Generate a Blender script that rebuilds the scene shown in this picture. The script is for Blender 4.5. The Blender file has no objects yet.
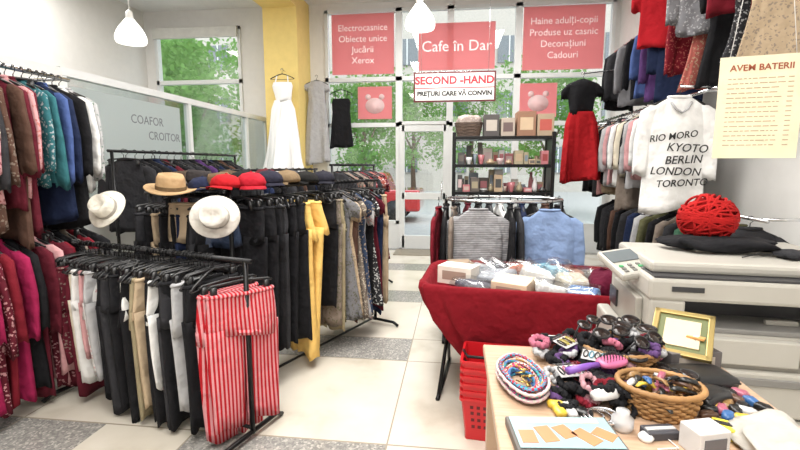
import bpy, math, random
from mathutils import Vector, Matrix
R = random.Random(11)
D = bpy.data; S = bpy.context.scene; COL = S.collection
pi = math.pi; sin = math.sin; cos = math.cos

# ------------------------------------------------------------------ materials
MC = {}
def nodes(name):
    m = D.materials.new(name); m.use_nodes = True
    nt = m.node_tree; return m, nt, nt.nodes["Principled BSDF"]
def setin(b, k, v):
    if k in b.inputs: b.inputs[k].default_value = v
def ramp(nt, fac, stops, const=False):
    r = nt.nodes.new("ShaderNodeValToRGB")
    if const: r.color_ramp.interpolation = 'CONSTANT'
    els = r.color_ramp.elements
    while len(els) < len(stops): els.new(0.5)
    for e, (p, c) in zip(els, stops):
        e.position = p; e.color = (*c, 1)
    nt.links.new(fac, r.inputs[0]); return r.outputs[0]
def mat(name, c, rough=.6, metal=0., em=0., bump=0., bs=60., var=.06, coat=0., alpha=1.):
    key = (name, c, rough, metal, em)
    if key in MC: return MC[key]
    m, nt, b = nodes(name)
    tc = nt.nodes.new("ShaderNodeTexCoord")
    n = nt.nodes.new("ShaderNodeTexNoise"); n.inputs['Scale'].default_value = 9
    nt.links.new(tc.outputs['Object'], n.inputs['Vector'])
    lo = tuple(max(0, x*(1-var)) for x in c); hi = tuple(min(1, x*(1+var)) for x in c)
    col = ramp(nt, n.outputs[0], [(.3, lo), (.7, hi)])
    nt.links.new(col, b.inputs['Base Color'])
    b.inputs['Roughness'].default_value = rough; b.inputs['Metallic'].default_value = metal
    setin(b, 'Coat Weight', coat)
    if em: 
        setin(b, 'Emission Color', (*c, 1)); setin(b, 'Emission Strength', em)
    if alpha < 1: b.inputs['Alpha'].default_value = alpha
    if bump:
        n2 = nt.nodes.new("ShaderNodeTexNoise"); n2.inputs['Scale'].default_value = bs
        nt.links.new(tc.outputs['Object'], n2.inputs['Vector'])
        bm = nt.nodes.new("ShaderNodeBump"); bm.inputs['Strength'].default_value = bump
        nt.links.new(n2.outputs[0], bm.inputs['Height']); nt.links.new(bm.outputs[0], b.inputs['Normal'])
    MC[key] = m; return m
def cloth(c, pat=None, c2=(1, 1, 1), sc=1.):
    key = ('cloth', c, pat, c2, sc)
    if key in MC: return MC[key]
    m, nt, b = nodes("fabric")
    L = nt.links.new
    tc = nt.nodes.new("ShaderNodeTexCoord"); ob = tc.outputs['Object']
    dk = tuple(x*.88 for x in c)
    n = nt.nodes.new("ShaderNodeTexNoise"); n.inputs['Scale'].default_value = 14; L(ob, n.inputs['Vector'])
    base = ramp(nt, n.outputs[0], [(.3, dk), (.7, c)])
    if pat in ('stripe', 'vstripe'):
        w = nt.nodes.new("ShaderNodeTexWave"); w.wave_type = 'BANDS'
        w.bands_direction = 'Z' if pat == 'stripe' else 'X'
        w.inputs['Scale'].default_value = 8*sc; L(ob, w.inputs['Vector'])
        f = ramp(nt, w.outputs[1], [(0, (0, 0, 0)), (.5, (1, 1, 1))], True)
    elif pat in ('floral', 'dots'):
        v = nt.nodes.new("ShaderNodeTexVoronoi"); v.inputs['Scale'].default_value = (44 if pat == 'floral' else 60)*sc
        if pat == 'dots': v.inputs['Randomness'].default_value = .25
        nz = nt.nodes.new("ShaderNodeTexNoise"); nz.inputs['Scale'].default_value = 25
        L(ob, nz.inputs['Vector'])
        mx = nt.nodes.new("ShaderNodeVectorMath"); mx.operation = 'MULTIPLY_ADD'
        L(nz.outputs['Color'], mx.inputs[0]); mx.inputs[1].default_value = (.05,)*3 if pat == 'floral' else (0, 0, 0); L(ob, mx.inputs[2])
        L(mx.outputs[0], v.inputs['Vector'])
        f = ramp(nt, v.outputs['Distance'], [(0, (.75,)*3), (.34 if pat == 'floral' else .2, (.0, .0, .0))], True)
    elif pat == 'check':
        k = nt.nodes.new("ShaderNodeTexChecker"); k.inputs['Scale'].default_value = 40*sc; L(ob, k.inputs['Vector']); f = k.outputs['Fac']
    elif pat == 'denim':
        k = nt.nodes.new("ShaderNodeTexNoise"); k.inputs['Scale'].default_value = 5; k.inputs['Detail'].default_value = 6; L(ob, k.inputs['Vector'])
        f = ramp(nt, k.outputs[0], [(.45, (0, 0, 0)), (.7, (.8, .8, .8))])
    else: f = None
    if f is not None:
        mixn = nt.nodes.new("ShaderNodeMix"); mixn.data_type = 'RGBA'
        L(f, mixn.inputs[0]); L(base, mixn.inputs[6]); mixn.inputs[7].default_value = (*c2, 1)
        base = mixn.outputs[2]
    L(base, b.inputs['Base Color']); b.inputs['Roughness'].default_value = .9
    setin(b, 'Specular IOR Level', .2)
    n2 = nt.nodes.new("ShaderNodeTexNoise"); n2.inputs['Scale'].default_value = 350; L(ob, n2.inputs['Vector'])
    n3 = nt.nodes.new("ShaderNodeTexNoise"); n3.inputs['Scale'].default_value = 12; L(ob, n3.inputs['Vector'])
    bm = nt.nodes.new("ShaderNodeBump"); bm.inputs['Strength'].default_value = .25; bm.inputs['Distance'].default_value = .002
    b3 = nt.nodes.new("ShaderNodeBump"); b3.inputs['Strength'].default_value = .6; b3.inputs['Distance'].default_value = .04
    L(n2.outputs[0], bm.inputs['Height']); L(n3.outputs[0], b3.inputs['Height']); L(b3.outputs[0], bm.inputs['Normal']); L(bm.outputs[0], b.inputs['Normal'])
    MC[key] = m; return m
def mixmat(name, c, tr, kind='glass', rough=.02):
    m = D.materials.new(name); m.use_nodes = True; nt = m.node_tree
    for n in list(nt.nodes):
        if n.type == 'BSDF_PRINCIPLED': nt.nodes.remove(n)
    out = [n for n in nt.nodes if n.type == 'OUTPUT_MATERIAL'][0]
    mx = nt.nodes.new("ShaderNodeMixShader"); mx.inputs[0].default_value = tr
    if kind == 'glass':
        a = nt.nodes.new("ShaderNodeBsdfTransparent"); a.inputs[0].default_value = (*c, 1)
        g = nt.nodes.new("ShaderNodeBsdfGlossy"); g.inputs['Roughness'].default_value = rough
    else:
        a = nt.nodes.new("ShaderNodeBsdfTranslucent"); a.inputs[0].default_value = (*c, 1)
        g = nt.nodes.new("ShaderNodeBsdfDiffuse"); g.inputs[0].default_value = (*c, 1)
    nt.links.new(a.outputs[0], mx.inputs[1]); nt.links.new(g.outputs[0], mx.inputs[2])
    nt.links.new(mx.outputs[0], out.inputs[0]); return m
GLASS = mixmat('window_glass', (.97, .99, .98), .06)
PGLASS = mixmat('partition_glass', (.8, .85, .85), .12, rough=.08)
PLASTIC = mixmat('clear_plastic', (.93, .94, .95), .14, rough=.15)

C = dict(black=(.011, .011, .013), charcoal=(.03, .03, .034), grey=(.2, .2, .215), navy=(.012, .02, .055), blue=(.06, .1, .26),
         denim=(.04, .06, .11), lightblue=(.24, .34, .56), red=(.42, .012, .02), magenta=(.3, .014, .07), burgundy=(.1, .01, .02),
         pink=(.56, .3, .31), coral=(.4, .11, .09), orange=(.7, .2, .03), yellow=(.85, .56, .17), beige=(.48, .37, .25),
         cream=(.66, .6, .48), white=(.76, .76, .75), olive=(.1, .1, .05), green=(.05, .13, .08), teal=(.03, .13, .15),
         purple=(.08, .035, .13), brown=(.085, .045, .032), khaki=(.32, .27, .17), lightgrey=(.42, .42, .43), darkred=(.17, .01, .02), taupe=(.22, .18, .15), stripepink=(.56, .25, .27))
WORD = dict(lightblue='light blue', lightgrey='light grey', darkred='dark red')
BLK = mat('black_metal', (.012, .012, .013), .35, .6)
BLKP = mat('black_plastic', (.008, .008, .009), .4)
CHROME = mat('chrome', (.7, .71, .73), .2, 1.)
WHT = mat('white_plastic', (.78, .78, .77), .35)

# ------------------------------------------------------------------ mesh builder
def frame(t):
    t = t.normalized(); u = Vector((0, 0, 1)) if abs(t.z) < .9 else Vector((1, 0, 0))
    a = t.cross(u).normalized(); return a, a.cross(t).normalized()
class MB:
    def __init__(s): s.v = []; s.f = []; s.m = []
    def face(s, idx, mi=0): s.f.append(tuple(idx)); s.m.append(mi)
    def box(s, c, sz, mi=0, rz=0., rx=0., ry=0., taper=1.):
        M = Matrix.Translation(c) @ Matrix.Rotation(rz, 4, 'Z') @ Matrix.Rotation(rx, 4, 'X') @ Matrix.Rotation(ry, 4, 'Y')
        o = len(s.v)
        for z in (-.5, .5):
            k = taper if z > 0 else 1.
            for x, y in ((-.5, -.5), (.5, -.5), (.5, .5), (-.5, .5)):
                s.v.append(M @ Vector((x*sz[0]*k, y*sz[1]*k, z*sz[2])))
        for q in ((0, 3, 2, 1), (4, 5, 6, 7), (0, 1, 5, 4), (1, 2, 6, 5), (2, 3, 7, 6), (3, 0, 4, 7)):
            s.face([o+i for i in q], mi)
    def tube(s, pts, r, n=8, closed=False, mi=0, sq=1.):
        pts = [Vector(p) for p in pts]; k = len(pts); o = len(s.v)
        rs = r if isinstance(r, (list, tuple)) else [r]*k
        for i, p in enumerate(pts):
            a = pts[(i+1) % k] if (closed or i < k-1) else p
            b = pts[i-1] if (closed or i > 0) else p
            u, w = frame(a-b)
            for j in range(n):
                th = 2*pi*j/n; s.v.append(p + u*cos(th)*rs[i] + w*sin(th)*rs[i]*sq)
        for i in range(k if closed else k-1):
            i2 = (i+1) % k
            for j in range(n):
                j2 = (j+1) % n; s.face((o+i*n+j, o+i*n+j2, o+i2*n+j2, o+i2*n+j), mi)
        if not closed:
            s.face([o+j for j in range(n)][::-1], mi); s.face([o+(k-1)*n+j for j in range(n)], mi)
    def rings(s, rr, mi=0, cap=(True, True)):
        o = len(s.v); n = len(rr[0])
        for r in rr:
            for p in r: s.v.append(Vector(p))
        for i in range(len(rr)-1):
            for j in range(n):
                j2 = (j+1) % n; s.face((o+i*n+j, o+i*n+j2, o+(i+1)*n+j2, o+(i+1)*n+j), mi)
        if cap[0]: s.face([o+j for j in range(n)][::-1], mi)
        if cap[1]: s.face([o+(len(rr)-1)*n+j for j in range(n)], mi)
    def lathe(s, prof, c=(0, 0, 0), n=24, sx=1., sy=1., mi=0, cap=(True, True), M=None):
        rr = []
        for r, z in prof:
            rg = [Vector((r*cos(2*pi*j/n)*sx, r*sin(2*pi*j/n)*sy, z)) for j in range(n)]
            if M is not None: rg = [M @ p for p in rg]
            rr.append([p+Vector(c) for p in rg])
        s.rings(rr, mi, cap)
    def body(s, prof, seed, amp=.25, nf=5, N=30, dz=.055, mi=0, e=.75, neck=False):
        rr = []; q = random.Random(seed); p1, p2, p3 = (q.random()*6.28 for _ in range(3)); tilt = q.uniform(-.05, .05); sw = q.uniform(-.8, .8)
        z0, z1 = prof[0][0], prof[-1][0]; rows = []
        for a, b in zip(prof[:-1], prof[1:]):
            k = max(1, int(abs(a[0]-b[0])/dz+.5))
            for i in range(k):
                t = i/k; rows.append(tuple(x*(1-t)+y*t for x, y in zip(a, b)))
        rows.append(prof[-1])
        def ring(z, hw, ht, cx, f, sc=1., dz_=0.):
            out = []
            for k in range(N):
                ph = 2*pi*k/N; c_, s_ = cos(ph), sin(ph)
                sx = math.copysign(abs(c_)**e, c_); sy = math.copysign(abs(s_)**e, s_)
                fo = .6*sin(nf*ph+p1+f*1.7)+.4*sin((2*nf+1)*ph+p2-f*1.3)
                g = amp*(.2+.8*f)
                x = cx+hw*sx*(1+.15*g*fo)*sc
                y = ht*sy*(1+g*fo)*sc + ht*.75*f*sin(x*17+p3+f*2) + ht*sw*f
                out.append((x, y, z+dz_+f*.012*sin(3*ph+p2)+f*tilt*x/.2))
            return out
        if neck: rr.append(ring(rows[0][0]-.03, rows[0][1], rows[0][2], rows[0][3], 0, .7))
        for r in rows: rr.append(ring(r[0], r[1], r[2], r[3], (z0-r[0])/(z0-z1)))
        L = rows[-1]; rr.append(ring(L[0], L[1], L[2], L[3], 1, .84, .004)); rr.append(ring(L[0]+.03, L[1], L[2], L[3], 1, .8))
        s.rings(rr, mi)
    def make(s, name, mats, parent=None, loc=(0, 0, 0), rz=0., smooth=True, bevel=0., label=None, cat=None, group=None, kind=None, rot=None, cut=None):
        me = D.meshes.new(name); me.from_pydata([tuple(v) for v in s.v], [], s.f)
        if not isinstance(mats, (list, tuple)): mats = [mats]
        for m in mats: me.materials.append(m)
        me.polygons.foreach_set('material_index', s.m)
        if smooth: me.polygons.foreach_set('use_smooth', [True]*len(s.f))
        me.update()
        return mk(name, me, parent, loc, rz, bevel, label, cat, group, kind, rot, smooth)
def mk(name, me, parent=None, loc=(0, 0, 0), rz=0., bevel=0., label=None, cat=None, group=None, kind=None, rot=None, smooth=False):
    o = D.objects.new(name, me); COL.objects.link(o); o.location = loc
    o.rotation_euler = rot if rot else (0, 0, rz)
    if parent: o.parent = parent
    if bevel:
        b = o.modifiers.new('Bevel', 'BEVEL'); b.width = bevel; b.segments = 2; b.limit_method = 'ANGLE'
    tag(o, label, cat, group, kind); return o
def tag(o, label=None, cat=None, group=None, kind=None):
    if label: o["label"] = label
    if cat: o["category"] = cat
    if group: o["group"] = group
    if kind: o["kind"] = kind
def top(name, label, cat, loc=(0, 0, 0), rz=0., group=None):
    o = mk(name, None, None, loc, rz, label=label, cat=cat, group=group); o.empty_display_size = .1; return o
def B(name, c, sz, m, parent=None, bevel=.0, **k):
    b = MB(); b.box((0, 0, 0), sz); return b.make(name, m, parent, c, smooth=False, bevel=bevel, **k)
def text(body, size, m, loc, rot, parent, align='CENTER', ext=.0006, name='lettering', bold=0., shear=0.):
    cu = D.curves.new('t', 'FONT'); cu.body = body; cu.size = size; cu.extrude = ext; cu.align_x = align; cu.align_y = 'CENTER'; cu.offset = bold
    cu.resolution_u = 3; cu.shear = shear
    ob = D.objects.new('t', cu); COL.objects.link(ob); bpy.context.view_layer.update()
    me = D.meshes.new_from_object(ob.evaluated_get(bpy.context.evaluated_depsgraph_get()))
    D.objects.remove(ob); me.materials.clear(); me.materials.append(m)
    return mk(name, me, parent, loc, rot=rot)
FR = (pi/2, 0, 0)

# ------------------------------------------------------------------ room
wallm = mat('painted_wall', (.73, .72, .7), .8, bump=.08, bs=40, var=.02)
ceilm = mat('ceiling_paint', (.74, .74, .73), .9, var=.02)
yel = mat('yellow_paint', (.8, .62, .22), .7, var=.03)
alum = mat('white_aluminium', (.7, .72, .72), .35, var=.02)
fm, nt, b = nodes('terrazzo_floor')
tc = nt.nodes.new("ShaderNodeTexCoord"); sp = nt.nodes.new("ShaderNodeSeparateXYZ"); nt.links.new(tc.outputs['Object'], sp.inputs[0])
def M_(op, a, v=None, bb=None):
    n = nt.nodes.new("ShaderNodeMath"); n.operation = op
    if isinstance(a, (int, float)): n.inputs[0].default_value = a
    else: nt.links.new(a, n.inputs[0])
    if v is not None:
        if isinstance(v, (int, float)): n.inputs[1].default_value = v
        else: nt.links.new(v, n.inputs[1])
    return n.outputs[0]
yb = M_('FRACT', M_('DIVIDE', M_('SUBTRACT', sp.outputs[1], .28), 1.5))
xp = M_('LESS_THAN', M_('FRACT', M_('DIVIDE', M_('ADD', sp.outputs[0], 11.35), 1.65)), .6667)
band = M_('MULTIPLY', M_('LESS_THAN', yb, .3), xp)
jx = M_('LESS_THAN', M_('FRACT', M_('DIVIDE', M_('ADD', sp.outputs[0], 11.35), 1.1)), .008)
jx = M_('MULTIPLY', jx, 1.0)
jy = M_('LESS_THAN', yb, .007); jy2 = M_('LESS_THAN', M_('ABSOLUTE', M_('SUBTRACT', yb, .3)), .004)
joint = M_('MAXIMUM', M_('MAXIMUM', jx, jy), jy2)
nz = nt.nodes.new("ShaderNodeTexNoise"); nz.inputs['Scale'].default_value = 2.2; nz.inputs['Detail'].default_value = 8
vo = nt.nodes.new("ShaderNodeTexVoronoi"); vo.inputs['Scale'].default_value = 85
for n in (nz, vo): nt.links.new(tc.outputs['Object'], n.inputs['Vector'])
cr = ramp(nt, nz.outputs[0], [(.25, (.46, .41, .33)), (.45, (.62, .575, .49)), (.75, (.7, .66, .58))])
spk = ramp(nt, vo.outputs['Color'], [(.0, (.23, .225, .215)), (.4, (.31, .3, .28)), (.75, (.45, .43, .39))], True)
def mixc(f, a, bb):
    n = nt.nodes.new("ShaderNodeMix"); n.data_type = 'RGBA'; nt.links.new(f, n.inputs[0]); nt.links.new(a, n.inputs[6])
    if isinstance(bb, tuple): n.inputs[7].default_value = bb
    else: nt.links.new(bb, n.inputs[7])
    return n.outputs[2]
c1 = mixc(band, cr, spk); c1 = mixc(joint, c1, (.33, .29, .23, 1))
nt.links.new(c1, b.inputs['Base Color']); b.inputs['Roughness'].default_value = .2

def ST(name, c, sz, m, bevel=0): return B(name, c, sz, m, kind='structure', bevel=bevel)
def span(name, x0, x1, y0, y1, z0, z1, m, **k): return ST(name, ((x0+x1)/2, (y0+y1)/2, (z0+z1)/2), (x1-x0, y1-y0, z1-z0), m)
H = 4.25
fl = MB(); fl.v = [Vector(p) for p in ((-5.7, -1.6, 0), (2.6, -1.6, 0), (2.6, 8.15, 0), (-5.7, 8.15, 0), (-5.7, -1.6, -.1), (2.6, -1.6, -.1), (2.6, 8.15, -.1), (-5.7, 8.15, -.1))]
for q in ((0, 1, 2, 3), (7, 6, 5, 4), (0, 4, 5, 1), (1, 5, 6, 2), (2, 6, 7, 3), (3, 7, 4, 0)): fl.face(q)
fl.make('floor', fm, smooth=False, kind='structure')
span('ceiling', -5.8, 2.7, -1.7, 8.2, H, H+.1, ceilm)
span('wall_right', 2.6, 2.7, -1.6, 8.15, 0, H, wallm)
span('wall_left', -5.8, -5.7, -1.6, 8.15, 0, H, wallm)
span('wall_back', -5.7, 2.6, -1.7, -1.6, 0, H, wallm)
w = MB()
def wb(x0, x1, z0, z1): w.box(((x0+x1)/2, 8.08, (z0+z1)/2), (x1-x0, .16, z1-z0))
wb(-5.7, -5.5, 0, H); wb(-5.5, -3.85, 0, 1.15); wb(-5.5, -3.85, 3.95, H); wb(-3.85, -2.3, 0, H); wb(-2.3, 2.52, 4.14, H); wb(2.52, 2.6, 0, H)
w.make('wall_front', wallm, smooth=False, kind='structure')
span('wall_partition', -3.45, -3.35, -1.6, 3.6, 0, 2.32, wallm)
w = MB(); w.box((-3.4, 5.7, .55), (.07, 4.2, 1.1)); w.make('trim_1', alum, smooth=False, kind='structure')
w = MB()
for z in (1.12, 2.3): w.box((-3.4, 5.75, z), (.08, 4.3, .07))
for y in (3.63, 5.5, 7.1, 7.85): w.box((-3.4, y, 1.71), (.07, .06, 1.18))
pw = w.make('window_1', alum, smooth=False, kind='structure')
B('pane', (-3.4, 5.74, 1.71), (.008, 4.2, 1.14), PGLASS, parent=pw)
span('trim_2', -3.15, -2.58, 7.35, 8.0, 0, 4.02, yel)
span('trim_3', -3.15, -2.58, -1.6, 8.0, 4.02, H, yel)
def window(n, x0, x1, z0, z1, bars=(), t=.055, y=8.02, vb=()):
    w = MB(); xc = (x0+x1)/2; zc = (z0+z1)/2
    for x in (x0+t/2, x1-t/2): w.box((x, y, zc), (t, .1, z1-z0))
    for z in (z0+t/2, z1-t/2): w.box((xc, y, z), (x1-x0, .1, t))
    for z in bars: w.box((xc, y, z), (x1-x0, .1, .07))
    for x in vb: w.box((x, y, zc), (.06, .1, z1-z0))
    o = w.make(n, alum, smooth=False, kind='structure')
    B('pane', (xc, y, zc), (x1-x0-.04, .01, z1-z0-.04), GLASS, parent=o); return o
window('window_2', -5.5, -3.85, 1.15, 3.95, bars=(3.0,), vb=())
bl_ = B('window_blind', (-4.67, 7.9, 3.84), (1.6, .05, .18), mat('blind_fabric', (.65, .65, .62), .8), label='white rolled-up blind at the top of the window', cat='blind')
window('window_3', -2.3, -1.0, .45, 4.14, bars=(2.2, 2.98))
window('window_4', -1.0, -.12, 2.2, 4.14, bars=(2.98,))
window('window_5', -.12, 1.0, .45, 4.14, bars=(2.2, 2.98))
window('window_6', 1.0, 2.52, .45, 4.14, bars=(2.2, 2.98))
span('wall_low', -2.3, -1.0, 7.98, 8.12, 0, .45, alum); span('wall_sill', -.12, 2.52, 7.98, 8.12, 0, .45, alum)
w = MB()
for x in (-.95, -.17): w.box((x, 8.02, 1.1), (.1, .07, 2.18))
for z in (.12, .95, 2.14): w.box((-.56, 8.02, z), (.78, .07, .12 if z != .12 else .24))
dr = w.make('door_1', alum, smooth=False, kind='structure', bevel=.005)
B('pane', (-.56, 8.02, 1.15), (.7, .01, 1.95), GLASS, parent=dr)
h = MB(); h.tube([(-.24, 7.98, .9), (-.24, 7.93, .9), (-.24, 7.93, 1.2), (-.24, 7.98, 1.2)], .012); h.make('handle', CHROME, dr)
mm = MB(); mm.box((0, 0, .006), (.95, .5, .012)); mm.make('door_mat', mat('rubber', (.25, .22, .17), .95, bump=.4), loc=(-.55, 7.6, 0), smooth=False, label='grey-brown rubber mat in front of the glass door', cat='mat')

# ------------------------------------------------------------------ exterior
gm = mat('pavement', (.4, .39, .37), .9, bump=.1, bs=20)
B('pavement', (0, 24, -.15), (60, 31.6, .1), gm, kind='structure')
def tree(loc, s, src=[None]):
    t = top('tree', 'leafy green street tree standing outside the shop window', 'tree', loc, R.random()*6, 'street trees outside'); t.scale = (s,)*3
    if not src[0]:
        a = MB(); a.tube([(0, 0, -.1), (.05, 0, 1.2), (0, .05, 2.6), (.1, 0, 4)], [.14, .11, .09, .04]); a.tube([(0, 0, 2), (.6, .2, 3.2)], [.06, .02]); a.tube([(0, 0, 2.2), (-.6, -.2, 3.4)], [.06, .02])
        l = MB(); q = random.Random(3); cl = [Vector((q.uniform(-1.3, 1.3), q.uniform(-1.2, 1.2), q.uniform(1.7, 5.0))) for _ in range(26)]
        for i in range(4600):
            c_ = cl[i % 26]; d = Vector((q.gauss(0, 1), q.gauss(0, 1), q.gauss(0, .8)))*.33
            p = c_+d; u = Vector((q.uniform(-1, 1), q.uniform(-1, 1), q.uniform(-1, 1))).normalized()
            v_ = u.orthogonal().normalized(); r = q.uniform(.05, .11); o = len(l.v)
            l.v += [p-u*r, p+v_*r*.5, p+u*r, p-v_*r*.5]; l.face((o, o+1, o+2, o+3))
        src[0] = (a, l, mat('bark', (.14, .1, .07), .9), mixmat('leaf', (.17, .33, .09), .5, 'tl'))
        A = a.make('trunk', src[0][2], t); Lf = l.make('foliage', src[0][3], t, smooth=False); src.append((A.data, Lf.data))
    else:
        mk('trunk', src[1][0], t); mk('foliage', src[1][1], t)
for x, y, s in ((-7.0, 11.4, .95), (-9.8, 14.5, 1.1), (-3.6, 17.5, .95), (-7.2, 18.5, 1.2), (3.2, 16.5, .95), (5.9, 12.5, 1.0), (.7, 20.5, 1.0), (-2.2, 24, 1.1), (-12.5, 19, 1.2)): tree((x, y, -.1), s)
bl = top('apartment_building', 'pale apartment block across the street', 'building', (-3, 30, -.1))
B('body', (0, 0, 7), (40, 4, 14), mat('render_wall', (.46, .43, .39), .9), parent=bl)
wd = MB(); wd.box((0, 0, 0), (1.3, .1, 1.5)); wd.box((0, -.05, 0), (.06, .05, 1.5), 1); wme = None
for i in range(13):
    for j in range(4):
        l = (-18+i*3, -2.05, 1.9+j*3.2)
        if wme is None: wo = wd.make('window', [mat('pale_glass', (.16, .18, .2), .2), alum], bl, l, smooth=False); wme = wo.data
        else: mk('window', wme, bl, l)
v = top('parked_car', 'red car parked on the street outside', 'car', (-2.75, 13.0, -.1))
a = MB(); a.box((0, 0, .62), (3.6, 1.6, .6)); a.box((-.1, 0, 1.12), (2.2, 1.4, .55), taper=.8); a.make('body', mat('red_car_paint', (.42, .02, .02), .25, coat=1.), v, bevel=.08, smooth=False)
a = MB(); a.box((-.1, -.66, 1.12), (1.7, .05, .34)); a.make('window', mat('dark_glass', (.12, .14, .16), .2), v, smooth=False)
for x in (-1.1, 1.1):
    for y in (-.75, .75):
        a = MB(); a.tube([(x, y-.1, .32), (x, y+.1, .32)], .32, 20); a.make('wheel', BLKP, v)

# ------------------------------------------------------------------ posters and signs
pinkm = mixmat('pink_poster', (.9, .44, .45), .3, 'tl'); wl = mixmat('white_vinyl', (.98, .9, .9), .4, 'tl')
wlt = mat('white_lettering_glow', (.9, .78, .78), .6, em=.15)  # faint glow put into the white letters, which emit no light themselves
def poster(x0, x1, z0, z1, lines, size, label, m=pinkm):
    w_ = MB(); w_.box((0, 0, 0), (x1-x0, .004, z1-z0))
    o = w_.make('poster', m, loc=((x0+x1)/2, 7.962, (z0+z1)/2), smooth=False, label=label, cat='poster', group='pink window posters')
    n = len(lines)
    for i, t in enumerate(lines):
        text(t, size, wlt, (0, -.004, ((n-1)/2-i)*size*1.2), FR, o, bold=.0)
    return o
poster(-2.17, -1.08, 3.06, 4.06, ['Electrocasnice', 'Obiecte unice', 'Jucării', 'Xerox'], .15, 'pink-red poster with white lettering on the upper window')
poster(-.66, .62, 3.1, 3.86, ['Cafe în Dar'], .25, 'pink-red poster with large white lettering above the door')
poster(1.07, 2.35, 3.06, 4.06, ['Haine adulți-copii', 'Produse uz casnic', 'Decorațiuni', 'Cadouri'], .15, 'pink-red poster with four white text lines on the upper window')
for x in (-1.42, 1.35):
    o = poster(x-.3, x+.3, 2.3, 2.85, [], .1, 'small pink poster with a white round drawing on the window')
    a = MB(); M = Matrix.Rotation(pi/2, 4, 'X')
    a.lathe([(.17, 0), (.17, .003)], (0, -.003, -.05), 24, 1, .8, M=M)
    for s_ in (-1, 1): a.lathe([(.05, 0), (.05, .003)], (s_*.12, -.003, .1), 16, M=M)
    a.make('drawing', wl, o)
sg = top('hanging_sign', 'white second-hand shop sign with red lettering hanging on wires', 'sign', (-.04, 7.0, 2.66))
B('board', (0, 0, 0), (1.22, .02, .44), mat('sign_dark_red', (.12, .01, .015), .4), parent=sg)
B('panel', (0, -.012, 0), (1.17, .01, .39), mat('sign_white', (.8, .79, .77), .4), parent=sg)
B('divider', (0, -.018, -.015), (1.17, .004, .012), mat('sign_red', (.5, .02, .04), .4), parent=sg)
text('SECOND -HAND', .155, mat('sign_red', (.5, .02, .04), .4), (0, -.019, .09), FR, sg, bold=.006)
text('PREȚURI CARE VĂ CONVIN', .09, mat('ink', (.01, .01, .01), .5), (0, -.019, -.1), FR, sg, bold=.004)
for x in (-.5, .5):
    a = MB(); a.tube([(x, 0, .2), (x, 0, H-2.66)], .003, 6); a.make('wire', CHROME, sg)
lampw = mat('opal_glass', (.95, .93, .88), .3, em=1.6)
for i, (x, y, z) in enumerate(((-.40, 5.0, 2.98), (-3.62, 4.85, 2.9))):
    p = top('pendant_lamp', 'white opal bell-shaped pendant lamp on a thin cord', 'lamp', (x, y, z), group='pendant lamps')
    a = MB(); a.lathe([(.15, -.05), (.16, -.02), (.158, .02), (.14, .07), (.11, .12), (.07, .17), (.05, .2)], n=28, cap=(True, True)); a.make('lamp_shade', lampw, p)
    a = MB(); a.lathe([(.04, .2), (.035, .28), (.01, .3)], n=16); a.make('socket', WHT, p)
    a = MB(); a.tube([(0, 0, .3), (0, 0, H-z)], .006, 6); a.make('cord', WHT, p)
gs = B('window_sign', (-3.385, 4.5, 1.86), (.004, 1.6, .66), mixmat('frosted_film', (.68, .72, .72), .35, 'tl'), label='frosted white film sign with grey lettering on partition glass', cat='sign')
gi = mat('grey_ink', (.2, .21, .23), .5)
text('COAFOR', .13, gi, (.004, .2, .12), (pi/2, 0, pi/2), gs); text('CROITOR', .13, gi, (.004, .48, -.04), (pi/2, 0, pi/2), gs)

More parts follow.
